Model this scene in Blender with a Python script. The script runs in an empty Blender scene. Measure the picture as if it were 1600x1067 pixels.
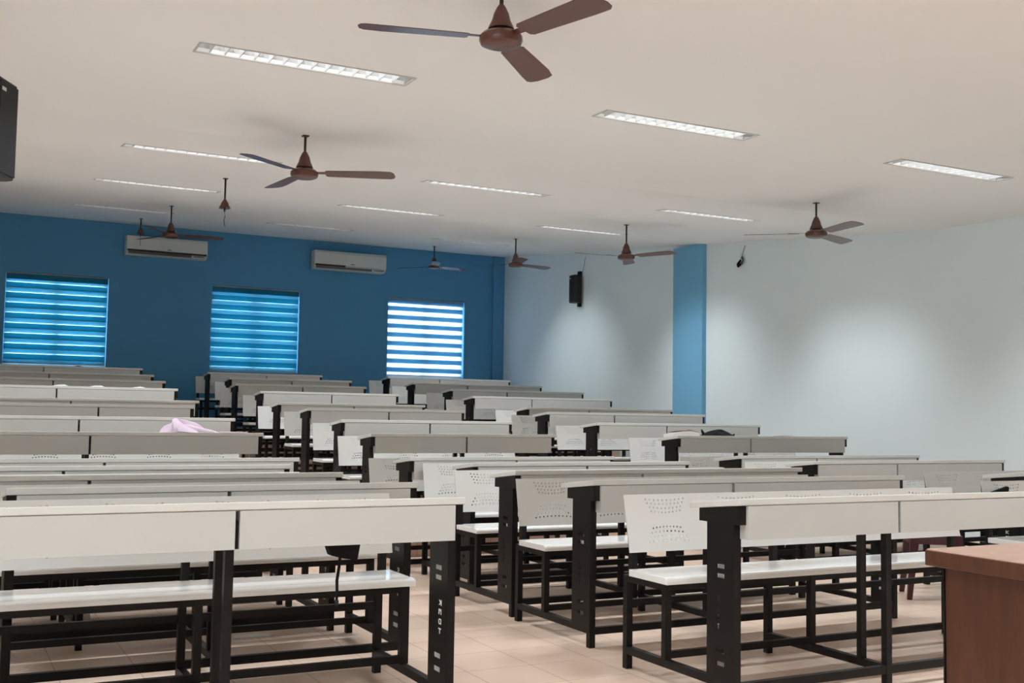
import bpy, bmesh, math, random
from mathutils import Vector, Matrix
from mathutils.geometry import delaunay_2d_cdt

C = bpy.context.scene.collection
PI = math.pi
random.seed(4)

# ------------------------------------------------------------------ materials
def mat(name, col, rough=.5, spec=.5, metal=0.0, noise=0.0, nscale=6.0, bump=0.0, bscale=60.0, emit=None, estr=0.0, coat=0.0):
    m = bpy.data.materials.new(name); m.use_nodes = True
    nt = m.node_tree; b = nt.nodes['Principled BSDF']
    b.inputs['Base Color'].default_value = (*col, 1)
    b.inputs['Roughness'].default_value = rough
    b.inputs['Specular IOR Level'].default_value = spec
    b.inputs['Metallic'].default_value = metal
    b.inputs['Coat Weight'].default_value = coat
    tc = nt.nodes.new('ShaderNodeTexCoord')
    if noise > 0:
        n = nt.nodes.new('ShaderNodeTexNoise'); n.inputs['Scale'].default_value = nscale; n.inputs['Detail'].default_value = 4
        r = nt.nodes.new('ShaderNodeMapRange'); r.inputs[3].default_value = 1 - noise; r.inputs[4].default_value = 1 + noise
        mx = nt.nodes.new('ShaderNodeVectorMath'); mx.operation = 'SCALE'; mx.inputs[0].default_value = col
        nt.links.new(tc.outputs['Object'], n.inputs['Vector']); nt.links.new(n.outputs['Fac'], r.inputs[0])
        nt.links.new(r.outputs[0], mx.inputs['Scale']); nt.links.new(mx.outputs[0], b.inputs['Base Color'])
    if bump > 0:
        n2 = nt.nodes.new('ShaderNodeTexNoise'); n2.inputs['Scale'].default_value = bscale; n2.inputs['Detail'].default_value = 3
        bp = nt.nodes.new('ShaderNodeBump'); bp.inputs['Strength'].default_value = bump; bp.inputs['Distance'].default_value = .004
        nt.links.new(tc.outputs['Object'], n2.inputs['Vector']); nt.links.new(n2.outputs['Fac'], bp.inputs['Height'])
        nt.links.new(bp.outputs[0], b.inputs['Normal'])
    if emit:
        b.inputs['Emission Color'].default_value = (*emit, 1); b.inputs['Emission Strength'].default_value = estr
    return m

TUBE = 6.5
LAMP_W = 34.0
M = {}
M['laminate'] = mat('white_laminate', (.62, .612, .58), .38, .4, noise=.03, nscale=5)
M['panel'] = mat('panel_laminate', (.52, .515, .49), .42, .35, noise=.035, nscale=4)
M['seat'] = mat('gloss_white_seat', (.80, .80, .78), .09, .5, noise=.015, nscale=3)
M['back'] = mat('white_painted_sheet', (.64, .635, .61), .4, .4, noise=.02, nscale=5)
M['black'] = mat('black_powder_coat', (.0085, .0076, .0072), .42, .22, noise=.12, nscale=9)
M['ceiling'] = mat('ceiling_paint', (.86, .85, .835), .9, .15, noise=.012, nscale=1.2)
M['blue'] = mat('blue_wall_paint', (.10, .31, .53), .75, .25, noise=.02, nscale=2)
M['pale'] = mat('pale_wall_paint', (.79, .875, .885), .8, .2, noise=.012, nscale=1.5)
M['skyblue'] = mat('light_blue_paint', (.19, .45, .66), .75, .25, noise=.015, nscale=2)
M['white_wall'] = mat('white_wall_paint', (.74, .74, .72), .85, .2, noise=.01)
M['fan'] = mat('brown_fan_enamel', (.105, .036, .026), .27, .5, noise=.05)
M['rod'] = mat('dark_fan_rod', (.025, .014, .013), .45, .4)
M['trim'] = mat('fixture_trim', (.50, .49, .47), .5, .4)
M['reflector'] = mat('fixture_reflector', (.80, .805, .80), .18, .5, metal=1.0)
M['lip'] = mat('bright_strip_white', (.8, .81, .8), .5, .4)  # white put in for the bright strip of a lit reflector
M['holder'] = mat('tube_holder_white', (.8, .8, .78), .5, .4)
M['louvre'] = mat('fixture_louvre', (.55, .56, .56), .4, .5)
M['tube'] = mat('lit_tube', (.9, .9, .9), .4, .3, emit=(.97, .98, 1.0), estr=TUBE)
M['tube_dim'] = mat('dim_tube', (.9, .9, .9), .4, .3, emit=(.97, .98, 1.0), estr=TUBE*.2)
M['ac'] = mat('ac_plastic', (.66, .67, .64), .4, .4)
M['acdark'] = mat('ac_dark_strip', (.02, .02, .022), .35, .4)
M['acslot'] = mat('ac_outlet', (.16, .14, .12), .6, .3)
M['chrome'] = mat('chrome', (.75, .75, .75), .2, .5, metal=1)
M['spk'] = mat('speaker_black', (.018, .018, .02), .55, .35)
M['grille'] = mat('speaker_grille', (.011, .011, .013), .65, .3, bump=.4, bscale=300)
M['badge'] = mat('pale_badge', (.55, .55, .52), .4, .4)
M['frame'] = mat('window_aluminium', (.72, .73, .73), .4, .4)
M['headrail'] = mat('blind_headrail', (.35, .38, .36), .5, .4)
M['cloth'] = mat('lavender_cotton', (.62, .50, .60), .9, .1, noise=.05)
M['blackcloth'] = mat('black_nylon', (.009, .009, .0095), .8, .12, bump=.3)
M['paper'] = mat('paper', (.80, .79, .77), .8, .1)
M['redpaper'] = mat('dull_red_paper', (.45, .20, .17), .7, .2)
M['maroon'] = mat('maroon_plastic', (.062, .016, .02), .32, .5)
M['cable'] = mat('grey_cable', (.10, .11, .11), .6, .3)
M['paint'] = mat('white_stencil_paint', (.82, .81, .77), .5, .3)
M['inlay'] = mat('grey_inlay', (.42, .41, .38), .5, .3)
M['green'] = mat('green_cloth', (.25, .36, .20), .85, .1)
M['greyplastic'] = mat('grey_plastic_film', (.45, .44, .42), .35, .5)

def wood(name, c1, c2):
    m = mat(name, c1, .38, .4); nt = m.node_tree; b = nt.nodes['Principled BSDF']
    tc = nt.nodes.new('ShaderNodeTexCoord'); mp = nt.nodes.new('ShaderNodeMapping'); mp.inputs['Scale'].default_value = (9, 9, 1.2)
    n = nt.nodes.new('ShaderNodeTexNoise'); n.inputs['Scale'].default_value = 5; n.inputs['Detail'].default_value = 6; n.inputs['Distortion'].default_value = .6
    cr = nt.nodes.new('ShaderNodeValToRGB'); cr.color_ramp.elements[0].color = (*c1, 1); cr.color_ramp.elements[1].color = (*c2, 1)
    cr.color_ramp.elements[0].position = .35; cr.color_ramp.elements[1].position = .68
    nt.links.new(tc.outputs['Object'], mp.inputs[0]); nt.links.new(mp.outputs[0], n.inputs['Vector'])
    nt.links.new(n.outputs['Fac'], cr.inputs[0]); nt.links.new(cr.outputs[0], b.inputs['Base Color'])
    return m
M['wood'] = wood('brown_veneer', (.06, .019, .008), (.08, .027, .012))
M['woodtop_sheen'] = wood('brown_veneer_top_sheen', (.36, .22, .165), (.42, .265, .20))  # paler than the body: grazing reflection put into the colour

def tiles():
    m = mat('beige_floor_tile', (.6, .45, .36), .33, .45); nt = m.node_tree; b = nt.nodes['Principled BSDF']
    tc = nt.nodes.new('ShaderNodeTexCoord'); mp = nt.nodes.new('ShaderNodeMapping'); mp.inputs['Location'].default_value = (-.17, .05, 0)
    br = nt.nodes.new('ShaderNodeTexBrick'); br.offset = 0; br.inputs['Scale'].default_value = 1
    br.inputs['Brick Width'].default_value = .3; br.inputs['Row Height'].default_value = .3; br.inputs['Mortar Size'].default_value = .0022
    br.inputs['Mortar Smooth'].default_value = .1; br.inputs['Bias'].default_value = 0
    br.inputs['Color1'].default_value = (.68, .51, .40, 1); br.inputs['Color2'].default_value = (.71, .545, .43, 1); br.inputs['Mortar'].default_value = (.36, .25, .18, 1)
    n = nt.nodes.new('ShaderNodeTexNoise'); n.inputs['Scale'].default_value = 3; n.inputs['Detail'].default_value = 5
    r = nt.nodes.new('ShaderNodeMapRange'); r.inputs[3].default_value = .9; r.inputs[4].default_value = 1.08
    mx = nt.nodes.new('ShaderNodeVectorMath'); mx.operation = 'SCALE'
    nt.links.new(tc.outputs['Object'], mp.inputs[0]); nt.links.new(mp.outputs[0], br.inputs['Vector'])
    nt.links.new(tc.outputs['Object'], n.inputs['Vector']); nt.links.new(n.outputs['Fac'], r.inputs[0])
    nt.links.new(br.outputs['Color'], mx.inputs[0]); nt.links.new(r.outputs[0], mx.inputs['Scale']); nt.links.new(mx.outputs[0], b.inputs['Base Color'])
    return m
M['tile'] = tiles()

def fabric(name, col, trans, tfac, clear=0.0):
    m = bpy.data.materials.new(name); m.use_nodes = True; nt = m.node_tree; nt.nodes.clear()
    out = nt.nodes.new('ShaderNodeOutputMaterial')
    d = nt.nodes.new('ShaderNodeBsdfDiffuse'); d.inputs[0].default_value = (*col, 1)
    t = nt.nodes.new('ShaderNodeBsdfTranslucent'); t.inputs[0].default_value = (*trans, 1)
    tc = nt.nodes.new('ShaderNodeTexCoord'); w = nt.nodes.new('ShaderNodeTexNoise'); w.inputs['Scale'].default_value = 90
    mr = nt.nodes.new('ShaderNodeMapRange'); mr.inputs[3].default_value = tfac - .04; mr.inputs[4].default_value = tfac + .04
    nt.links.new(tc.outputs['Object'], w.inputs['Vector']); nt.links.new(w.outputs['Fac'], mr.inputs[0])
    mx = nt.nodes.new('ShaderNodeMixShader'); nt.links.new(mr.outputs[0], mx.inputs[0])
    nt.links.new(d.outputs[0], mx.inputs[1]); nt.links.new(t.outputs[0], mx.inputs[2])
    last = mx
    if clear > 0:
        tr = nt.nodes.new('ShaderNodeBsdfTransparent'); m2 = nt.nodes.new('ShaderNodeMixShader'); m2.inputs[0].default_value = clear
        nt.links.new(mx.outputs[0], m2.inputs[1]); nt.links.new(tr.outputs[0], m2.inputs[2]); last = m2
    nt.links.new(last.outputs[0], out.inputs[0])
    return m
M['band_teal'] = fabric('teal_blind_band', (.06, .30, .38), (.035, .37, .50), .6, .02)
M['sheer_teal'] = fabric('blue_sheer_band', (.45, .68, .76), (.42, .85, 1.0), .55, .56)
M['band_grey'] = fabric('greyblue_blind_band', (.28, .45, .55), (.34, .60, .75), .6, .05)
M['sheer_white'] = fabric('white_sheer_band', (.8, .85, .9), (.85, .92, 1.0), .6, .55)

def glass():
    m = bpy.data.materials.new('window_glass'); m.use_nodes = True; nt = m.node_tree; nt.nodes.clear()
    out = nt.nodes.new('ShaderNodeOutputMaterial'); g = nt.nodes.new('ShaderNodeBsdfGlossy'); g.inputs['Roughness'].default_value = .03
    t = nt.nodes.new('ShaderNodeBsdfTransparent'); t.inputs[0].default_value = (.92, .97, .98, 1)
    mx = nt.nodes.new('ShaderNodeMixShader'); mx.inputs[0].default_value = .06
    nt.links.new(t.outputs[0], mx.inputs[1]); nt.links.new(g.outputs[0], mx.inputs[2]); nt.links.new(mx.outputs[0], out.inputs[0])
    return m
M['glass'] = glass()

# ------------------------------------------------------------------ mesh helpers
class MB:
    def __init__(s): s.b = bmesh.new()
    def box(s, x0, x1, y0, y1, z0, z1):
        v = [s.b.verts.new(p) for p in ((x0,y0,z0),(x1,y0,z0),(x1,y1,z0),(x0,y1,z0),(x0,y0,z1),(x1,y0,z1),(x1,y1,z1),(x0,y1,z1))]
        for f in ((0,3,2,1),(4,5,6,7),(0,1,5,4),(1,2,6,5),(2,3,7,6),(3,0,4,7)): s.b.faces.new([v[i] for i in f])
        return s
    def prism(s, prof, a, b, axis='x'):
        """closed profile extruded from a to b along an axis; profile is (y,z) for x, (x,z) for y, (x,y) for z"""
        def P(t, q):
            return (t, q[0], q[1]) if axis == 'x' else (q[0], t, q[1]) if axis == 'y' else (q[0], q[1], t)
        A = [s.b.verts.new(P(a, q)) for q in prof]; B = [s.b.verts.new(P(b, q)) for q in prof]; n = len(prof)
        for i in range(n): s.b.faces.new((A[i], A[(i+1) % n], B[(i+1) % n], B[i]))
        s.b.faces.new(A[::-1]); s.b.faces.new(B)
        return s
    def lathe(s, prof, seg=28, c=(0,0,0)):
        """profile of (radius, z) round the z axis, closed at both ends"""
        rings = []
        for r, z in prof:
            rings.append([s.b.verts.new((c[0]+r*math.cos(2*PI*k/seg), c[1]+r*math.sin(2*PI*k/seg), c[2]+z)) for k in range(seg)])
        for a, b in zip(rings, rings[1:]):
            for k in range(seg): s.b.faces.new((a[k], a[(k+1) % seg], b[(k+1) % seg], b[k]))
        s.b.faces.new(rings[0][::-1]); s.b.faces.new(rings[-1])
        return s
    def tube(s, pts, r, seg=8):
        pts = [Vector(p) for p in pts]; rings = []
        for i, p in enumerate(pts):
            d = (pts[min(i+1, len(pts)-1)] - pts[max(i-1, 0)]).normalized()
            u = d.cross(Vector((0,0,1)));  u = d.cross(Vector((1,0,0))) if u.length < 1e-3 else u
            u.normalize(); w = d.cross(u); rr = r[i] if isinstance(r, (list, tuple)) else r
            rings.append([s.b.verts.new(p + u*rr*math.cos(2*PI*k/seg) + w*rr*math.sin(2*PI*k/seg)) for k in range(seg)])
        for a, b in zip(rings, rings[1:]):
            for k in range(seg): s.b.faces.new((a[k], a[(k+1) % seg], b[(k+1) % seg], b[k]))
        s.b.faces.new(rings[0][::-1]); s.b.faces.new(rings[-1])
        return s
    def sheet(s, outline, holes, mp, t):
        """flat sheet with holes: 2-D polygons; mp(u,v,w) places a point, w = 0 or t through the thickness"""
        polys = [outline] + holes; vs = []; es = []
        for p in polys:
            o = len(vs); vs += [Vector(q) for q in p]; es += [(o+i, o+(i+1) % len(p)) for i in range(len(p))]
        V, E, F, *_ = delaunay_2d_cdt(vs, es, [], 1, 1e-7)
        def inside(q, p):
            c = False
            for i in range(len(p)):
                (x1, y1), (x2, y2) = p[i], p[i-1]
                if (y1 > q[1]) != (y2 > q[1]) and q[0] < (x2-x1)*(q[1]-y1)/(y2-y1)+x1: c = not c
            return c
        bb = [(min(q[0] for q in h), max(q[0] for q in h), min(q[1] for q in h), max(q[1] for q in h)) for h in holes]
        A = [s.b.verts.new(mp(v[0], v[1], 0)) for v in V]; B = [s.b.verts.new(mp(v[0], v[1], t)) for v in V]
        cnt = {}
        for f in F:
            c = sum((V[i] for i in f), Vector((0, 0)))/len(f)
            if any(x0 < c[0] < x1 and z0 < c[1] < z1 and inside(c, h) for h, (x0, x1, z0, z1) in zip(holes, bb)): continue
            s.b.faces.new([A[i] for i in f]); s.b.faces.new([B[i] for i in reversed(f)])
            for i in range(len(f)):
                k = (f[i], f[(i+1) % len(f)]); cnt[k] = cnt.get(k, 0)+1
        for (i, j) in list(cnt):
            if (j, i) not in cnt: s.b.faces.new((A[j], A[i], B[i], B[j]))
        return s
    def xf(s, m): bmesh.ops.transform(s.b, matrix=m, verts=s.b.verts); return s
    def build(s, name, material, parent=None, loc=None, bevel=0, smooth=False, seg=2):
        bmesh.ops.recalc_face_normals(s.b, faces=s.b.faces)
        me = bpy.data.meshes.new(name); s.b.to_mesh(me); s.b.free()
        me.materials.append(material)
        if smooth:
            for p in me.polygons: p.use_smooth = True
            me.set_sharp_from_angle(angle=math.radians(38))
        o = bpy.data.objects.new(name, me); C.objects.link(o)
        if parent: o.parent = parent
        if loc: o.location = loc
        if bevel:
            bv = o.modifiers.new('bevel', 'BEVEL'); bv.width = bevel; bv.segments = seg; bv.limit_method = 'ANGLE'; bv.angle_limit = math.radians(40)
        return o

def tag(o, label=None, cat=None, group=None, kind=None):
    if label: o['label'] = label
    if cat: o['category'] = cat
    if group: o['group'] = group
    if kind: o['kind'] = kind
    return o
def thing(name, loc, label, cat, rz=0, group=None):
    o = bpy.data.objects.new(name, None); o.empty_display_size = .1; C.objects.link(o)
    o.location = loc; o.rotation_euler = (0, 0, rz); return tag(o, label, cat, group)
def struct(o): o['kind'] = 'structure'; return o
def dup(root, loc, rz=0, label=None, rot=None):
    def cp(o, par):
        c = o.copy(); C.objects.link(c)
        if par: c.parent = par
        for ch in o.children: cp(ch, c)
        return c
    r = cp(root, None); r.location = loc; r.rotation_euler = rot if rot else (0, 0, rz)
    if label: r['label'] = label
    return r

# ------------------------------------------------------------------ room shell
XW, XL, YB, YF = 8.19, -2.75, 16.1, -2.6
ZC, YK, SL = 2.822, 7.14, .0892
def ceil_z(y): return ZC if y < YK else ZC + SL*(y-YK)
# tiers: (front edge y, height)
TIER = [(7.55, .131), (8.67, .224), (9.548, .318), (10.645, .37), (11.61, .494), (12.555, .591), (13.505, .685), (14.4625, .787)]
f = MB(); f.box(XL-.2, XW+.2, YF-.2, TIER[0][0], -.15, 0)
struct(f.build('floor', M['tile']))
for i, (y0, z) in enumerate(TIER):
    y1 = TIER[i+1][0] if i+1 < len(TIER) else YB+.2
    o = MB().box(XL-.2, XW+.2, y0, y1, -.15, z).build('floor', M['tile'])
    struct(o)

# ceiling with openings for the recessed lights
LX = {0: [-.65, 1.62, 3.95, 6.28], 1: [-.65, 1.62, 3.95, 6.28], 2: [-.65, 1.62, 3.94, 6.30], 3: [-.65, 1.66, 3.97, 6.28], 4: [-.62, 1.76, 4.10, 6.40], 5: [-.5, 1.88, 4.16, 6.43]}
LY = [-.2, 2.45, 5.43, 8.13, 10.62, 13.63]
LL, LW = 1.12, .15
c = MB()
def cquad(x0, x1, y0, y1):
    v = [c.b.verts.new((x, y, ceil_z(y))) for x, y in ((x0,y0),(x0,y1),(x1,y1),(x1,y0))]; c.b.faces.new(v)
ycuts = [YF-.2]
for r, y in enumerate(LY):
    ha = LW/2*(1 if y < YK else math.cos(math.atan(SL)))
    a, b = y-ha, y+ha
    if ycuts[-1] < YK < a: cquad(XL-.2, XW+.2, ycuts[-1], YK); ycuts.append(YK)
    cquad(XL-.2, XW+.2, ycuts[-1], a)
    xs = [XL-.2]
    for x in LX[r]: xs += [x-LL/2, x+LL/2]
    xs.append(XW+.2)
    for k in range(0, len(xs), 2): cquad(xs[k], xs[k+1], a, b)
    ycuts.append(b)
cquad(XL-.2, XW+.2, ycuts[-1], YB+.2)
struct(c.build('ceiling', M['ceiling']))

# back wall with three window openings
WZ0, WZ1 = 1.604, 2.845
WX = [(.756, 2.058), (3.47, 4.775), (6.185, 7.50)]
w = MB(); xs = [XL-.2]
for a, b in WX: xs += [a, b]
xs.append(XW+.2)
w.box(XL-.2, XW+.2, YB, YB+.2, -.15, WZ0); w.box(XL-.2, XW+.2, YB, YB+.2, WZ1, 3.9)
for k in range(0, len(xs), 2): w.box(xs[k], xs[k+1], YB, YB+.2, WZ0, WZ1)
struct(w.build('wall_back', M['blue']))
struct(MB().box(XW, XW+.2, YF-.2, YB, -.15, 3.9).build('wall_right', M['pale']))
struct(MB().box(XL, XW, YF-.2, YF, -.15, 3.0).build('wall_front', M['white_wall']))
LWN = [(-2.3, -.5), (.1, 1.7)]; FZ0, FZ1 = 1.0, 2.3  # openings for the added windows, out of view
w = MB(); w.box(XL-.2, XL, YF-.2, YB, -.15, FZ0); w.box(XL-.2, XL, YF-.2, YB, FZ1, 3.9); ys = [YF-.2]
for a, b in LWN: ys += [a, b]
ys.append(YB)
for k in range(0, len(ys), 2): w.box(XL-.2, XL, ys[k], ys[k+1], FZ0, FZ1)
struct(w.build('wall_left', M['white_wall']))
def added_window(n, a, b):  # unseen windows added as daylight fill for ceiling and pale wall
    fr = MB(); t = .05; x0, x1 = XL-.13, XL-.08; m = (a+b)/2
    fr.box(x0, x1, a, b, FZ0, FZ0+t).box(x0, x1, a, b, FZ1-t, FZ1).box(x0, x1, a, a+t, FZ0+t, FZ1-t).box(x0, x1, b-t, b, FZ0+t, FZ1-t).box(x0, x1, m-.03, m+.03, FZ0+t, FZ1-t)
    o = struct(fr.build('window_%d' % n, M['frame']))
    for c0, c1 in ((a+t, m-.03), (m+.03, b-t)):
        MB().box(XL-.108, XL-.102, c0, c1, FZ0+t, FZ1-t).build('pane', M['glass'], o)
for i, (a, b) in enumerate(LWN): added_window(i+4, a, b)
o = struct(MB().box(XW-.06, XW, 10.69, 11.285, .32, ceil_z(10.69)+.01).build('trim_1', M['skyblue'])); o['label'] = 'light blue pier projecting from the pale wall'
o = struct(MB().box(XW-.2, XW, YB-.05, YB, .7, 3.7).build('trim_2', M['blue'])); o['label'] = 'blue pier filling the back corner of the room'

# windows: frame, panes, and a striped roller blind each
def window(n, x0, x1):
    fr = MB(); t = .035; y0, y1 = YB+.11, YB+.15; xm = (x0+x1)/2
    fr.box(x0, x1, y0, y1, WZ0, WZ0+t).box(x0, x1, y0, y1, WZ1-t, WZ1).box(x0, x0+t, y0, y1, WZ0+t, WZ1-t).box(x1-t, x1, y0, y1, WZ0+t, WZ1-t).box(xm-.03, xm+.03, y0, y1, WZ0+t, WZ1-t)
    o = struct(fr.build('window_%d' % n, M['frame']))
    for a, b in ((x0+t, xm-.03), (xm+.03, x1-t)):
        MB().box(a, b, YB+.128, YB+.132, WZ0+t, WZ1-t).build('pane', M['glass'], o)
for i, (a, b) in enumerate(WX): window(i+1, a, b)

def blind(x0, x1, off, band, sheer, label, drop, gap=.016, pitch=.137, bh=.073):
    t = thing('roller_blind', (x0, YB+.03, WZ0), label, 'blind', 0, 'striped roller blinds on the blue wall')
    Wd, Hd = x1-x0, WZ1-WZ0
    MB().box(.003, Wd-.003, -.018, .03, Hd-.02, Hd-.004).build('head_rail', M['headrail'], t, bevel=.003)
    MB().box(.006, Wd-gap*.6, -.012, -.0105, Hd-.095, Hd-.02).build('valance', M[band], t)
    z_top = Hd-.02; z_bot = drop
    def layer(y, o0, nm1, nm2):
        bb, ss = MB(), MB(); z = z_top + o0
        first = True
        while z > z_bot:
            a, b2 = max(z-bh, z_bot), min(z, z_top)
            if b2 > a: bb.box(.008, Wd-gap, y, y+.0012, a, b2)
            a2, b3 = max(z-pitch, z_bot), min(z-bh, z_top)
            if b3 > a2: ss.box(.008, Wd-gap, y, y+.0012, a2, b3)
            z -= pitch
        bb.build(nm1, M[band], t); ss.build(nm2, M[sheer], t)
    layer(0, .02, 'opaque_bands', 'sheer_bands')
    layer(.02, .02+off, 'rear_opaque_bands', 'rear_sheer_bands')
    MB().box(.006, Wd-gap, -.004, .026, z_bot-.016, z_bot).build('bottom_rail', M['headrail'], t, bevel=.003)
blind(*WX[0], .085, 'band_teal', 'sheer_teal', 'teal striped roller blind on the window nearest the picture\'s left edge', .035, gap=.014)
blind(*WX[1], .060, 'band_teal', 'sheer_teal', 'teal striped roller blind on the middle window between the two air conditioners', .02, gap=.012)
blind(*WX[2], .004, 'band_grey', 'sheer_white', 'bright white striped roller blind on the window beside the room corner', .03, gap=.022)

# ------------------------------------------------------------------ recessed louvred lights
def louvre_beam(ld):
    """beam of a louvred luminaire: cut off earlier across the tube (y) than along it (x)"""
    ld.use_nodes = True; nt = ld.node_tree; em = nt.nodes['Emission']
    ge = nt.nodes.new('ShaderNodeNewGeometry'); sp = nt.nodes.new('ShaderNodeSeparateXYZ'); nt.links.new(ge.outputs['Incoming'], sp.inputs[0])
    def mth(op, a, b=None):
        m = nt.nodes.new('ShaderNodeMath'); m.operation = op
        for i, v in enumerate((a, b)):
            if v is None: continue
            if isinstance(v, (int, float)): m.inputs[i].default_value = v
            else: nt.links.new(v, m.inputs[i])
        return m.outputs[0]
    az = mth('MAXIMUM', mth('ABSOLUTE', sp.outputs[2]), .02)
    def cut(o, lo, hi):
        r = mth('DIVIDE', mth('ABSOLUTE', o), az)
        mr = nt.nodes.new('ShaderNodeMapRange'); mr.interpolation_type = 'SMOOTHSTEP'
        mr.inputs[1].default_value = lo; mr.inputs[2].default_value = hi; mr.inputs[3].default_value = 1; mr.inputs[4].default_value = 0
        nt.links.new(r, mr.inputs[0]); return mr.outputs[0]
    nt.links.new(mth('MULTIPLY', cut(sp.outputs[0], 1.35, 2.6), cut(sp.outputs[1], .25, 1.2)), em.inputs['Strength'])
def make_light():
    t = thing('ceiling_light', (0, 0, 0), 'x', 'ceiling light', 0, 'recessed louvred tube lights in the ceiling')
    h, hl, hw = .11, LL/2, LW/2
    e = .007
    fr = MB(); fr.box(-hl-e, hl+e, -hw-e, -hw+.004, -.004, .002).box(-hl-e, hl+e, hw-.004, hw+e, -.004, .002).box(-hl-e, -hl+.004, -hw+.004, hw-.004, -.004, .002).box(hl-.004, hl+e, -hw+.004, hw-.004, -.004, .002)
    fr.build('trim_frame', M['trim'], t)
    # housing: sloping reflectors up to a narrow top
    b = MB().b; rf = MB(); rf.b.free(); rf.b = b
    A = [b.verts.new(p) for p in ((-hl,-hw,0),(hl,-hw,0),(hl,hw,0),(-hl,hw,0))]
    B = [b.verts.new(p) for p in ((-hl+.004,-hw*.62,h),(hl-.004,-hw*.62,h),(hl-.004,hw*.62,h),(-hl+.004,hw*.62,h))]
    for i in range(4): b.faces.new((A[i], B[i], B[(i+1) % 4], A[(i+1) % 4]))
    b.faces.new(B)
    rf.build('reflector', M['reflector'], t)
    lp = MB(); y1 = hw-.0005; q = .02
    for sg in (-1, 1): lp.prism([(sg*y1, .0), (sg*(y1-.0052), q), (sg*(y1-.0072), q), (sg*(y1-.002), .0)], -hl+.006, hl-.006)
    lp.build('bright_strip_lip', M['lip'], t)  # lip added to imitate the bright lit strip of the reflector
    lv = MB(); n = 15
    for k in range(1, n):
        x = -hl + k*LL/n
        lv.prism([(-hw+.004, .003), (hw-.004, .003), (hw*.86, .042), (hw*.25, .034), (-hw*.25, .034), (-hw*.86, .042)], x-.0022, x+.0022)
    lv.build('louvre', M['louvre'], t)
    for sgn in (-1, 1):
        MB().tube([(-hl+.045, sgn*.019, .09), (hl-.045, sgn*.019, .09)], .0085, 10).build('tube', M['tube'], t, smooth=True)
    ld = bpy.data.lights.new('lamp', 'AREA'); ld.shape = 'RECTANGLE'; ld.size = 1.02; ld.size_y = .07; ld.energy = LAMP_W; ld.color = (.90, .955, 1.0); ld.spread = PI; louvre_beam(ld)
    lo = bpy.data.objects.new('lamp', ld); C.objects.link(lo); lo.parent = t; lo.location = (0, 0, -.001)
    cp = MB()
    cp.box(-hl+.012, -hl+.045, -.04, .04, .06, .105).box(hl-.045, hl-.012, -.04, .04, .06, .105).build('tube_holder', M['holder'], t)
    return t
col_n = ['outermost left line', 'left line', 'middle line', 'right line']
row_n = ['behind the camera', 'over the teacher table', 'nearest in view', 'second nearest in view', 'third nearest in view', 'farthest, by the blue wall']
proto = None
for r in range(6):
    for k in range(4):
        y = LY[r]; loc = (LX[r][k], y, ceil_z(y)); rot = (math.atan(SL) if y > YK else 0, 0, 0)
        lab = 'recessed louvred ceiling light, %s, %s' % (col_n[k], row_n[r])
        if proto is None:
            proto = n_ = make_light(); proto.location = loc; proto.rotation_euler = rot; proto['label'] = lab
        else: n_ = dup(proto, loc, 0, lab, rot)
        if r == 5:                                     # the farthest line is switched low, except the right lamp
            for ch in n_.children:
                if ch.name.startswith('tube') and 'holder' not in ch.name:
                    pass
                if ch.name.startswith('lamp'):
                    ch.data = ch.data.copy(); ch.data.energy = LAMP_W*(.8 if k == 3 else .15)  # right lamp raised to add light on the pale wall, tubes kept dim
                if ch.name.startswith('tube') and 'holder' not in ch.name:
                    ch.data = DIM if 'DIM' in globals() else ch.data.copy(); DIM = ch.data; DIM.materials[0] = M['tube_dim']

# ------------------------------------------------------------------ ceiling fans
def blade_mesh():
    b = MB(); prof = [(.135, .040), (.15, .052), (.30, .058), (.48, .066), (.555, .066), (.575, .052), (.583, .02), (.575, -.03), (.555, -.055), (.48, -.062), (.30, -.056), (.15, -.05), (.135, -.038)]
    b.prism(prof, -.0016, .0016, 'z')
    return b.xf(Matrix.Rotation(math.radians(-9), 4, 'X'))
def arm_mesh():
    b = MB().prism([(.07, .016), (.12, .018), (.215, .03), (.225, .012), (.225, -.012), (.215, -.03), (.12, -.018), (.07, -.016)], .002, .0045, 'z')
    return b.xf(Matrix.Rotation(math.radians(-9), 4, 'X'))
def make_fan(drop, name='ceiling_fan'):
    """origin where the rod meets the ceiling; blades at -drop"""
    t = thing(name, (0, 0, 0), 'x', 'ceiling fan', 0, 'brown ceiling fans')
    MB().tube([(0, 0, .0), (0, 0, -drop+.07)], .0085, 12).build('down_rod', M['rod'], t, smooth=True)
    MB().box(-.02, .02, -.02, .02, -.006, 0).build('ceiling_plate', M['rod'], t)
    MB().lathe([(.012, -drop+.138), (.019, -drop+.128), (.032, -drop+.10), (.039, -drop+.072), (.05, -drop+.05), (.055, -drop+.036)], 24).build('canopy', M['fan'], t, smooth=True)
    MB().lathe([(.035, -drop+.03), (.05, -drop+.028), (.074, -drop+.02), (.088, -drop+.006), (.09, -drop-.012), (.083, -drop-.026), (.064, -drop-.034), (.03, -drop-.037)], 30).build('motor_housing', M['fan'], t, smooth=True)
    MB().lathe([(.012, -drop+.04), (.034, -drop+.036), (.034, -drop+.028)], 18).build('motor_neck', M['rod'], t, smooth=True)
    for k in range(3):
        a = MB(); a.b.free(); a.b = blade_mesh().b
        o = a.build('blade', M['fan'], t, loc=(0, 0, -drop)); o.rotation_euler = (0, 0, 2*PI*k/3)
        q = MB(); q.b.free(); q.b = arm_mesh().b
        q.build('blade_arm', M['fan'], o)
    return t
def fan(x, y, drop, base, label):
    t = make_fan(drop); t.location = (x, y, ceil_z(y)); t['label'] = label
    for i, o in enumerate([ch for ch in t.children if ch.name.startswith('blade')]): o.rotation_euler[2] = math.radians(base+120*i)
    return t
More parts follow.
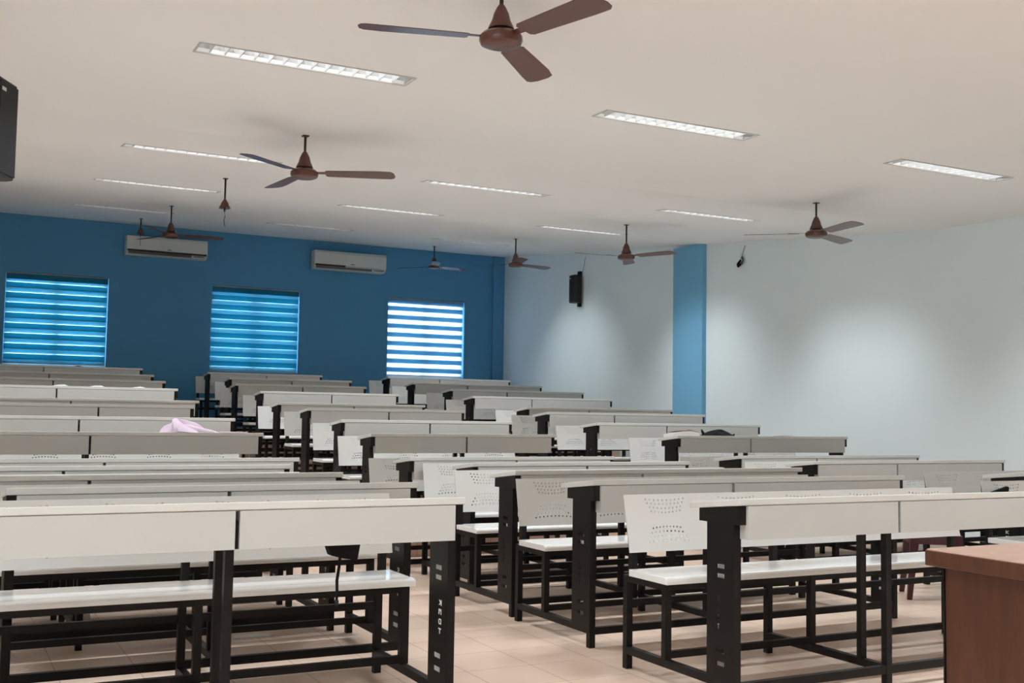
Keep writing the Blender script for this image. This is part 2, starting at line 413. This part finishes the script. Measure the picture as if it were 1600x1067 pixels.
fan(1.985, 3.96, ceil_z(3.96)-2.585, 164, 'brown ceiling fan nearest the camera, cut by the top edge of the picture')
fan(2.04, 6.86, .245, -145, 'brown ceiling fan in the left line, hanging between the near and second lights')
fan(6.34, 6.82, .255, 140, 'brown ceiling fan in front of the pale right wall')
fan(6.31, 9.59, .335, 173, 'brown ceiling fan hanging just left of the light blue pier')
fan(6.52, 12.48, .33, 132, 'brown ceiling fan in front of the back corner of the room')
fan(6.48, 15.02, .31, 130, 'farthest brown ceiling fan, hanging above the bright white blind')
fan(2.24, 12.6, .328, -125, 'brown ceiling fan in front of the left air conditioner')
def bare(x, y, drop, label):
    t = thing('fan_down_rod', (x, y, ceil_z(y)), label, 'fan rod', 0, 'fan rods without a fan')
    MB().tube([(0, 0, 0), (0, 0, -drop)], .0085, 12).build('rod', M['rod'], t, smooth=True)
    MB().box(-.02, .02, -.02, .02, -.006, 0).build('ceiling_plate', M['rod'], t)
    MB().lathe([(.012, -drop+.10), (.017, -drop+.09), (.028, -drop+.075), (.034, -drop+.055), (.046, -drop+.035), (.049, -drop+.024)], 24).build('bell_cover', M['fan'], t, smooth=True)
    MB().tube([(0, 0, -drop), (.004, 0, -drop-.05), (-.003, .003, -drop-.085), (.006, 0, -drop-.13)], .0035, 6).build('wire_end', M['rod'], t)
bare(2.12, 9.45, .285, 'fan rod with bell cover and loose wires but no fan, above the left seats')
bare(2.27, 14.91, .225, 'fan rod with bell cover but no fan, close to the left air conditioner')

# ------------------------------------------------------------------ air conditioners
def ac(x0, x1, z0, z1, label, half):
    t = thing('air_conditioner', (x0, YB, z0), label, 'air conditioner', 0, 'wall air conditioners')
    Wd, H, D = x1-x0, z1-z0, .2
    prof = [(0, 0), (0, H), (-D+.03, H), (-D+.008, H-.012), (-D, H-.035), (-D, .062), (-D+.015, .045), (-D+.05, .012), (-D+.09, 0)]
    MB().prism(prof, .0, Wd).build('body', M['ac'], t, bevel=.008, seg=2)
    MB().prism([(-D-.004, .066), (-D-.006, .07), (-D-.006, H-.04), (-D, H-.035), (-D, .066)], .012, Wd-.012).build('front_panel', M['ac'], t)
    e = Wd*.42 if half else Wd-.015
    MB().box(.012, e, -D-.009, -D, .045, .071).build('dark_strip', M['acdark'], t)
    if half:
        MB().tube([(Wd*.42, -D-.006, .062), (Wd*.62, -D-.008, .052), (Wd*.80, -D-.008, .058), (Wd*.9, -D-.007, .05), (Wd*.97, -D-.006, .036)], .0045, 8).build('chrome_trim', M['chrome'], t, smooth=True)
    MB().prism([(-D+.006, .043), (-D+.04, .014), (-D+.046, .018), (-D+.014, .046)], .03, Wd*.80).build('air_outlet', M['acslot'], t)
    MB().box(Wd*.83, Wd*.965, -D+.004, -D+.03, .026, .034).build('display', M['acdark'], t)
    MB().box(Wd*.495, Wd*.545, -D-.0075, -D-.005, .088, .098).build('logo', M['acdark'], t)
ac(2.243, 3.349, 3.175, 3.442, 'white wall air conditioner with a full dark strip, above the left seats', False)
ac(4.925, 6.065, 3.178, 3.46, 'white wall air conditioner with a short dark strip and chrome line', True)

# ------------------------------------------------------------------ speakers and wall cable
def speaker(name, loc, rz, label, w, d, h):
    """front faces -y; origin at bottom back centre"""
    t = thing(name, loc, label, 'speaker', rz, 'black wall speakers')
    MB().prism([(-w/2+.0, 0), (w/2, 0), (w/2, -d*.75), (w/2-.02, -d), (-w/2+.02, -d), (-w/2, -d*.75)], 0, h, 'z').build('cabinet', M['spk'], t, bevel=.004)
    MB().box(-w/2+.018, w/2-.018, -d-.006, -d, .012, h-.012).build('grille', M['grille'], t, bevel=.003)
    MB().box(-w/2+.03, -w/2+.065, -d-.008, -d-.006, h-.055, h-.04).build('badge', M['badge'], t)
    return t
s = speaker('wall_speaker', (XW-.035, 13.63, 2.66), -PI/2, 'small black speaker fixed to the pale wall left of the light blue pier', .17, .115, .40)
MB().box(-.03, .03, -.004, .035, -.05, .46).build('bracket', M['spk'], s)
MB().tube([(.07, 0, .39), (.1, .02, .5), (.12, .03, .62), (.13, .034, .66)], .003, 6).build('cable', M['cable'], s)
s = speaker('ceiling_speaker', (.088, 5.26, 2.035), math.radians(62), 'black speaker hanging at the left edge of the picture', .20, .15, .42)
MB().tube([(-.06, .02, .25), (-.06, .05, .25), (-.06, .05, ceil_z(5.2)-2.035)], .014, 10).build('bracket', M['spk'], s)
t = thing('hanging_cable', (XW, 10.0, 2.84), 'black cable plug dangling on the pale wall right of the light blue pier', 'cable')
MB().tube([(-.028, .065, -.05), (-.03, .05, -.03), (-.03, .03, -.005), (-.024, .022, .03)], [.010, .026, .024, .008], 10).build('plug', M['blackcloth'], t, smooth=True)
MB().tube([(-.024, .022, .03), (-.012, .0, .10), (-.006, -.035, .19)], .0032, 6).build('wire', M['cable'], t)
MB().tube([(-.03, .02, .0), (-.03, -.005, -.02), (-.026, -.025, .02), (-.02, .0, .06)], .011, 6).build('clip', M['cable'], t)

# ------------------------------------------------------------------ desk and bench units
A_, B_, XP = .7559, 1.113, .0372
PITCH = .3735
def letters(flip, yc):
    """strokes of K M D T stacked downwards, as polygons in (y, z)"""
    out = []
    def L(polys, ztop, w=.022, h=.019):
        for p in polys:
            out.append([((yc - (u-.5)*w) if not flip else (yc + (u-.5)*w), ztop-h+v*h) for u, v in p])
    L([[(0,0),(.2,0),(.2,1),(0,1)], [(.27,.53),(.78,1),(1,1),(.45,.5)], [(.45,.46),(1,0),(.78,0),(.27,.43)]], .392)
    L([[(0,0),(.18,0),(.18,1),(0,1)], [(.82,0),(1,0),(1,1),(.82,1)], [(.24,1),(.47,.45),(.47,.75),(.4,1)], [(.76,1),(.6,1),(.53,.75),(.53,.45)]], .360)
    L([[(0,0),(.2,0),(.2,1),(0,1)], [(.28,.8),(.75,.8),(.95,.65),(1,.75),(.8,1),(.28,1)], [(.8,.25),(1,.3),(1,.62),(.8,.58)], [(.28,0),(.8,0),(1,.22),(.75,.2),(.28,.2)]], .326)
    L([[(0,.8),(1,.8),(1,1),(0,1)], [(.4,0),(.6,0),(.6,.72),(.4,.72)]], .293)
    return out
def slots(y_0):
    return [[(y_0+k*.0082, z0), (y_0+k*.0082+.006, z0), (y_0+k*.0082+.006, z0+.016), (y_0+k*.0082, z0+.016)] for z0 in (.496, .461, .188, .141) for k in range(6)]
def inlay(polys, x):
    """thin raised inlays on the -x face of a plate"""
    b = MB()
    for p in polys: b.prism(p, x-.0012, x)
    return b
def end_leg_plain(x):
    """right leg: closed plate towards -x, posts behind it"""
    return MB().box(x, x+.0022, .047, .206, .07, .664).box(x+.0024, x+.03, .047, .076, 0, .664).box(x+.0024, x+.03, .182, .206, .07, .664)
def end_leg(x, inner, flip):
    """leg of two posts behind a cut-out plate; x = outer face, inner = +1 if the posts lie towards +x"""
    s = inner; b = MB()
    b.sheet([(.047, .07), (.206, .07), (.206, .664), (.047, .664)], letters(flip, .138) + slots(.104), lambda u, v, w: (x+s*w, u, v), .0022)
    x0, x1 = sorted((x+s*.0024, x+s*.032))
    b.box(x0, x1, .047, .076, .0, .664).box(x0, x1, .182, .206, .07, .664)
    return b
def bracket(x0, x1):
    return MB().prism([(.012, .664), (.246, .661), (.246, .7085), (.012, .7335)], x0, x1)
def hole(cx, cz, r, n=7): return [(cx+r*math.cos(2*PI*k/n+.3), cz+r*math.sin(2*PI*k/n+.3)) for k in range(n)]
def backrest(W):
    z0, z1 = .485, .7207; x0, x1 = -.007, W+.007
    n = int(round(W/PITCH)); holes = []
    for g in range(n):
        cx = W*(g+.5)/n
        for r, (z, cnt, half) in enumerate(((.700, 10, .098), (.684, 10, .090), (.667, 9, .080), (.650, 9, .074))):
            for k in range(cnt):
                u = -1+2*k/(cnt-1); holes.append(hole(cx+u*half, z-.006*(1-u*u), .0044))
        for r, (z, cnt, half) in enumerate(((.580, 9, .070), (.561, 9, .080), (.543, 10, .092), (.524, 10, .102))):
            for k in range(cnt):
                u = -1+2*k/(cnt-1); holes.append(hole(cx+u*half, z+.006*(1-u*u), .0046))
    y0, y1 = .700, .7494
    def mp(u, v, w):
        tt = (v-z0)/(z1-z0); return (u, y0+(y1-y0)*tt+w, v)
    return MB().sheet([(x0, z0), (x1, z0), (x1, z1), (x0, z1)], holes, mp, .0045)
def make_unit(b1, b2):
    t = thing('desk_bench', (0, 0, 0), 'x', 'desk', 0, 'white lecture desks with joined benches')
    W = b1+b2+2*XP; g = XP+b1
    MB().prism([(0, .735), (0, .76), (.3033, .726), (.3033, .703)], 0, W).build('desktop', M['laminate'], t, bevel=.003)
    for a, b in ((XP, g-.0075), (g+.0075, W-XP)):
        sb = MB(); sb.box(a, b, .0017, .014, .611, .7325)
        sb.prism([(.014, .611), (.014, .7315), (.24, .7065), (.24, .611)], a, a+.012).prism([(.014, .611), (.014, .7315), (.24, .7065), (.24, .611)], b-.012, b)
        sb.box(a+.012, b-.012, .014, .24, .611, .622)
        sb.build('shelf_box', M['panel'], t)
    lg = end_leg(.010, 1, False).build('leg', M['black'], t); bracket(.004, .0365).build('top_bracket', M['black'], lg)
    lg = end_leg_plain(W-.042).build('leg', M['black'], t); inlay(letters(True, .106), W-.042).build('lettering', M['paint'], lg); 
    for z0 in (.496, .461, .188, .141): MB().box(W-.0432, W-.042, .10, .146, z0, z0+.016).build('inlay', M['inlay'], lg)
    bracket(W-.0365, W-.004).build('top_bracket', M['black'], lg)
    lg = MB().box(g-.026, g+.002, .047, .076, 0, .61).box(g-.026, g+.002, .182, .208, .092, .61).box(g-.006, g+.006, .016, .2, .611, .70).build('leg', M['black'], t)
    xs = [(.0125, .0415), (g-.026, g+.002), (W-.0415, W-.0125)]
    for x0, x1 in xs:
        MB().box(x0, x1, .076, .748, .062, .092).build('floor_rail', M['black'], t)
        MB().box(x0, x1, .473, .501, .092, .387).build('bench_post', M['black'], t)
        rl = MB().box(x0, x1, .748, .778, 0, .387); rl.build('rear_leg', M['black'], t)
        MB().box(x0, x1, .501, .748, .36, .387).build('seat_bearer', M['black'], t)
        MB().prism([(.715, .387), (.715, .5), (.7535, .70), (.768, .70), (.742, .5), (.742, .387)], x0, x1).build('backrest_post', M['black'], t)
    for (xa, xb) in ((xs[0][1], xs[1][0]), (xs[1][1], xs[2][0])):
        MB().box(xa, xb, .049, .074, .058, .09).build('front_rail', M['black'], t)
        MB().box(xa, xb, .475, .499, .095, .123).build('foot_rail', M['black'], t)
        MB().box(xa, xb, .752, .774, .256, .284).build('rear_rail', M['black'], t)
        MB().box(xa, xb, .476, .498, .36, .386).build('seat_rail', M['black'], t)
    prof = [(.4416, .3885), (.4416, .402), (.4445, .409), (.452, .4145), (.462, .4165), (.7113, .4165), (.7113, .3885)]
    MB().prism(prof, -.0047, W+.0047).build('bench_seat', M['seat'], t, bevel=.0025)
    k = MB(); k.b.free(); k.b = backrest(W).b; k.build('backrest', M['back'], t)
    return t
P_aa = make_unit(A_, A_); P_ab = make_unit(A_, B_); P_ba = None
used = set()
MADE = {}
Z = {1: 0, 2: 0, 3: 0, 4: 0, 5: 0, 6: .131, 7: .224, 8: .318, 9: .37, 10: .494, 11: .591, 12: .685, 13: .787}
ROWS = {
 'M1': ('ab', 2.588, 3.174), 'M2': ('ab', 2.659, 4.284), 'M3': ('ab', 2.684, 5.098), 'M4': ('aa', 2.846, 5.949), 'M5': ('aa', 2.762, 6.735),
 'L1': ('aa', .071, 3.519), 'L2': ('aa', .235, 4.333), 'L3': ('ab', -.186, 5.118), 'L4': ('ab', -.216, 5.90), 'L5': ('ab', .085, 6.745),
 'M6': ('aa', 2.895, 7.827), 'M7': ('aa', 2.948, 8.68), 'M8': ('aa', 3.016, 9.823), 'M9': ('aa', 3.014, 10.808), 'M10': ('aa', 3.075, 11.719), 'M11': ('aa', 3.039, 12.698), 'M12': ('aa', 3.191, 13.672), 'M13': ('aa', 3.212, 14.979),
 'R2': ('ab', 5.165, 3.51), 'R3': ('ab', 5.697, 4.39), 'R4': ('ab', 5.438, 5.867), 'R5': ('ab', 5.491, 6.755), 'R6': ('ab', 5.633, 7.736), 'R7': ('ab', 5.437, 8.732), 'R8': ('ab', 5.357, 9.534), 'R9': ('ab', 5.706, 10.60), 'R10': ('ab', 5.572, 11.697), 'R11': ('ab', 5.683, 12.57), 'R12': ('ab', 5.553, 13.481), 'R13': ('ab', 5.617, 14.563),
 'L6': ('ab', .118, 7.735), 'L7': ('ab', .152, 8.718), 'L8': ('aa', .425, 9.862), 'L9': ('ab', .302, 10.81), 'L10': ('ab', .247, 11.584), 'L11': ('ab', .297, 12.56), 'L12': ('ab', .338, 13.56), 'L13': ('ab', .345, 14.43)}
ORD = ['', 'first', 'second', 'third', 'fourth', 'fifth', 'sixth', 'seventh', 'eighth', 'ninth', 'tenth', 'eleventh', 'twelfth', 'thirteenth']
BL = {'L': 'left', 'M': 'middle', 'R': 'right'}
for key, (ty, x, y) in ROWS.items():
    k = int(key[1:]); blk = BL[key[0]]
    if k == 1: lab = 'white desk and bench in the %s block, front row nearest the camera' % blk
    elif k == 13: lab = 'white desk and bench in the %s block, last row under the windows' % blk
    else: lab = 'white desk and bench in the %s block, %s row from the blue wall' % (blk, ORD[14-k])
    P = P_aa if ty == 'aa' else P_ab
    if P.name not in used:
        used.add(P.name); P.location = (x, y, Z[k]); P['label'] = lab; MADE[key] = P
    else: MADE[key] = dup(P, (x, y, Z[k]), 0, lab)
# unworn lettering on the outer leg of one desk
lg = [c_ for c_ in MADE['R3'].children if c_.name.startswith('leg')][0]
inlay(letters(False, .138), .0098).build('lettering', M['paint'], lg, loc=(0, 0, .013))

# ------------------------------------------------------------------ teacher table
t = thing('teacher_table', (2.03, 1.02, 0), 'brown wooden teacher table at the lower right corner of the picture', 'table')
MB().box(0, 1.5, 0, .81, .722, .76).build('tabletop', M['woodtop_sheen'], t, bevel=.004)
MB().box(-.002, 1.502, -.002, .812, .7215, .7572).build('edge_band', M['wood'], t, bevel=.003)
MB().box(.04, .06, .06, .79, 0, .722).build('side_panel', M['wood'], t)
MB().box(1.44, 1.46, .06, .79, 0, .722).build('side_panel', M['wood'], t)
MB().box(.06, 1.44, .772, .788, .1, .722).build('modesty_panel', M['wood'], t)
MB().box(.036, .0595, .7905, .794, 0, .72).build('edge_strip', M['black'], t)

# ------------------------------------------------------------------ maroon plastic stool in the aisle
t = thing('plastic_stool', (5.35, 4.77, 0), 'maroon plastic stool with splayed legs in the aisle behind the teacher table', 'stool', math.radians(51))
hs = .155; ht = .40
rs = MB(); n = 24
def sq(r, a): # rounded square radius
    c_, s_ = abs(math.cos(a)), abs(math.sin(a)); return r/((c_**5+s_**5)**(1/5))
rings = []
for rr, z in ((.10, ht), (.125, ht-.001), (.142, ht-.008), (.149, ht-.03), (.156, ht-.075), (.152, ht-.075), (.142, ht-.03), (.12, ht-.012)):
    rings.append([rs.b.verts.new((sq(rr, 2*PI*k/32)*math.cos(2*PI*k/32), sq(rr, 2*PI*k/32)*math.sin(2*PI*k/32), z)) for k in range(32)])
for a, b in zip(rings, rings[1:]):
    for k in range(32): rs.b.faces.new((a[k], a[(k+1) % 32], b[(k+1) % 32], b[k]))
rs.b.faces.new(rings[0]); rs.b.faces.new(rings[-1][::-1])
rs.build('seat', M['maroon'], t, smooth=True)
for sx in (-1, 1):
    for sy in (-1, 1):
        l = MB(); b = l.b; R0, R1 = [], []
        for (du, dv) in ((-1,-1), (1,-1), (1,1), (-1,1)):
            R0.append(b.verts.new((sx*.118+du*.026, sy*.118+dv*.026, ht-.02))); R1.append(b.verts.new((sx*.158+du*.015, sy*.158+dv*.015, 0)))
        for i in range(4): b.faces.new((R0[i], R0[(i+1) % 4], R1[(i+1) % 4], R1[i]))
        b.faces.new(R0[::-1]); b.faces.new(R1)
        l.build('leg', M['maroon'], t, bevel=.005)

# ------------------------------------------------------------------ things left lying about
def heap(name, material, loc, sx, sy, sz, label, cat, seed, folds=7, parent=None, rz=0, skew=.25, amp=.16):
    """a crumpled cloth heap: a dome with creases, flat underneath"""
    rnd = random.Random(seed); b = MB(); nu, nv = 40, 14; ph = [rnd.uniform(0, 6.28) for _ in range(6)]; rings = []
    for j in range(nv+1):
        v = j/nv; ring = []
        for i in range(nu):
            a = 2*PI*i/nu; e = 1+amp*math.sin(folds*a+ph[0]+3*v)+amp*.6*math.sin((folds-3)*a+ph[1]-2*v)
            r = (1-v)**.75*e*(1-.12*math.sin(3*a+ph[2])); h = (1-(1-v)**1.6)*(1+.22*math.sin(2*a+ph[3])*(1-v))
            x = sx*(r*math.cos(a)+skew*v); y = sy*r*math.sin(a); z = sz*h*(.8+.2*math.cos(a*2+ph[4]))+.004*math.sin(9*a+ph[5])*(1-v)
            ring.append(b.b.verts.new((x, y, max(0, z))))
        rings.append(ring)
    for p, q in zip(rings, rings[1:]):
        for k in range(nu): b.b.faces.new((p[k], p[(k+1) % nu], q[(k+1) % nu], q[k]))
    b.b.faces.new(rings[0][::-1]); b.b.faces.new(rings[-1])
    o = b.build(name, material, parent, loc, smooth=True); o.rotation_euler = (0, 0, rz)
    if label: tag(o, label, cat)
    return o
def top_z(k, y_in): return Z[k]+.76-.034*y_in/.3033
tilt = -math.atan(.034/.3033)
o = heap('folded_shirt', M['cloth'], (1.56, 7.735+.15, top_z(6, .15)+.001), .20, .11, .108, 'crumpled lavender shirt lying on a desk in the left block', 'clothing', 5, 5, skew=-.3, amp=.26); o.rotation_euler = (tilt, 0, 0)
o = MB().box(-.10, .10, -.04, .04, 0, .009).build('folded_cloth', M['cloth'], None, (1.865, 7.735+.11, top_z(6, .11)+.004), bevel=.003); o.rotation_euler = (tilt, 0, .08)
tag(o, 'flat pink cloth strip beside the crumpled lavender shirt', 'cloth')
t = thing('black_bag', (6.155, 7.736+.15, top_z(6, .15)+.004), 'small black cloth bag lying on a desk in the right block', 'bag'); t.rotation_euler = (tilt, 0, 0)
heap('body', M['blackcloth'], (0, 0, .001), .165, .08, .066, None, None, 9, 5, t, skew=.32, amp=.08)
MB().tube([(-.15, -.02, .012), (-.175, -.03, .045), (-.16, -.01, .058), (-.13, 0, .03)], .008, 8).build('strap', M['blackcloth'], t, smooth=True)
MB().tube([(.13, -.03, .01), (.17, -.04, .012), (.18, -.03, .02)], .008, 8).build('drawstring', M['blackcloth'], t, smooth=True)
t = thing('booklets', (5.80, 7.736+.17, top_z(6, .17)+.004), 'open white booklet with dull red cover beside the black bag', 'book'); t.rotation_euler = (tilt, 0, .05)
MB().prism([(-.15, 0), (.14, 0), (.14, .03), (.05, .045), (-.03, .042), (-.15, .03)], -.07, .07, 'y').build('pages', M['paper'], t, bevel=.003)
MB().prism([(-.10, .046), (-.02, .046), (.05, .049), (.14, .034), (.142, .037), (.06, .056), (.03, .058), (-.02, .052), (-.10, .049)], -.06, .065, 'y').build('cover', M['redpaper'], t)
for i, (x, sx, lab) in enumerate(((1.07, .10, 'leftmost crumpled white paper on a desk in the left block'), (1.42, .085, 'middle crumpled white paper on a desk in the left block'), (1.815, .09, 'rightmost crumpled white paper on a desk in the left block'))):
    o = heap('crumpled_paper', M['paper'], (x, 11.584+.13, top_z(10, .13)+.001), sx, .05, .03, lab, 'paper', 30+i, 8, amp=.2); o['group'] = 'crumpled papers on one desk'; o.rotation_euler = (tilt, 0, 0)
o = heap('dark_cloth', M['blackcloth'], (1.52, 14.43+.14, top_z(13, .14)+.001), .11, .05, .03, 'small dark cloth on the last desk under the left window', 'cloth', 77, 5); o.rotation_euler = (tilt, 0, 0)
o = MB().box(-.12, .12, -.07, .07, 0, .006).build('white_papers', M['paper'], None, (6.87, 7.736+.16, top_z(6, .16)+.012)); o.rotation_euler = (tilt, 0, .2)
tag(o, 'loose white papers on a desk in the right block, right of the bag', 'paper')
# black pouch stuck in the shelf of the front left desk, strap hanging
t = thing('black_pouch', (1.236, 3.60, .545), 'black pouch with hanging strap under the front desk of the left block', 'bag')
MB().prism([(-.058, .0645), (.062, .0645), (.052, .006), (.0, .014), (-.044, .026)], -.02, .02, 'y').build('body', M['blackcloth'], t, bevel=.004)
MB().tube([(-.004, 0, .016), (-.006, .004, -.02), (-.012, .004, -.06), (-.011, .002, -.1), (-.013, 0, -.128)], .0052, 8).build('strap', M['blackcloth'], t, smooth=True)
MB().box(-.019, -.007, -.006, .006, -.142, -.126).build('buckle', M['spk'], t)
t = thing('hanging_pouch', (5.23, 4.205, .50), 'dark triangular bag flap hanging on the bench back behind the teacher table', 'bag')
MB().prism([(-.085, .08), (-.09, .155), (-.07, .163), (.07, .195), (.082, .19), (.06, .10)], -.008, .012, 'y').build('flap', M['blackcloth'], t, bevel=.003)
o = MB().prism([(-.10, -.03), (.06, -.04), (.10, 0), (.05, .045), (-.08, .035)], 0, .002, 'z').build('floor_paper', M['paper'], None, (1.36, 5.185, .0005))
tag(o, 'sheet of white paper lying on the tiles under the left block', 'paper')
o = MB().prism([(-.08, -.06), (.08, -.08), (.1, .06), (-.02, .09)], 0, .003, 'z').build('green_cloth', M['green'], None, (5.97, 5.27, .0005))
tag(o, 'green cloth scrap lying on the tiles behind the maroon stool', 'cloth')
heap('plastic_bag', M['greyplastic'], (.66, 5.82, .001), .055, .045, .14, 'grey crumpled plastic bag on the floor under the left benches', 'bag', 21, 6)

# ------------------------------------------------------------------ camera, world, view
cam = bpy.data.cameras.new('camera'); co = bpy.data.objects.new('camera', cam); C.objects.link(co)
cam.sensor_fit = 'HORIZONTAL'; cam.sensor_width = 36; cam.lens = 1725.94*36/1600; cam.clip_start = .05; cam.clip_end = 100
R = Vector((0.88667672, -0.46211002, 0.01608483)); U = Vector((-0.04443738, -0.05053606, 0.99773314)); F = Vector((0.46024962, 0.88538152, 0.06534411))
mtx = Matrix.Identity(4)
for i in range(3): mtx[i][0], mtx[i][1], mtx[i][2] = R[i], U[i], -F[i]
mtx.translation = Vector((0, 0, 1.05266)); co.matrix_world = mtx
S = bpy.context.scene; S.camera = co
sd = bpy.data.lights.new('bounce_sun', 'SUN'); sd.energy = 3; sd.angle = math.radians(.6); sd.color = (1, .97, .93)  # added sun: its bounce off the unseen floor brightens the ceiling
so = bpy.data.objects.new('bounce_sun', sd); C.objects.link(so); so.rotation_euler = Vector((1, .6, -.9)).to_track_quat('-Z', 'Y').to_euler(); so.location = (-8, -4, 8)
wd = bpy.data.worlds.new('world'); S.world = wd; wd.use_nodes = True
bg = wd.node_tree.nodes['Background']; bg.inputs[0].default_value = (.80, .91, 1.0, 1); bg.inputs[1].default_value = 7.3
S.view_settings.view_transform = 'Standard'; S.view_settings.look = 'None'; S.view_settings.gamma = 1; S.view_settings.use_curve_mapping = False
S.view_settings.exposure = 0.26
S.cycles.use_denoising = True
S.cycles.max_bounces = 10; S.cycles.diffuse_bounces = 6
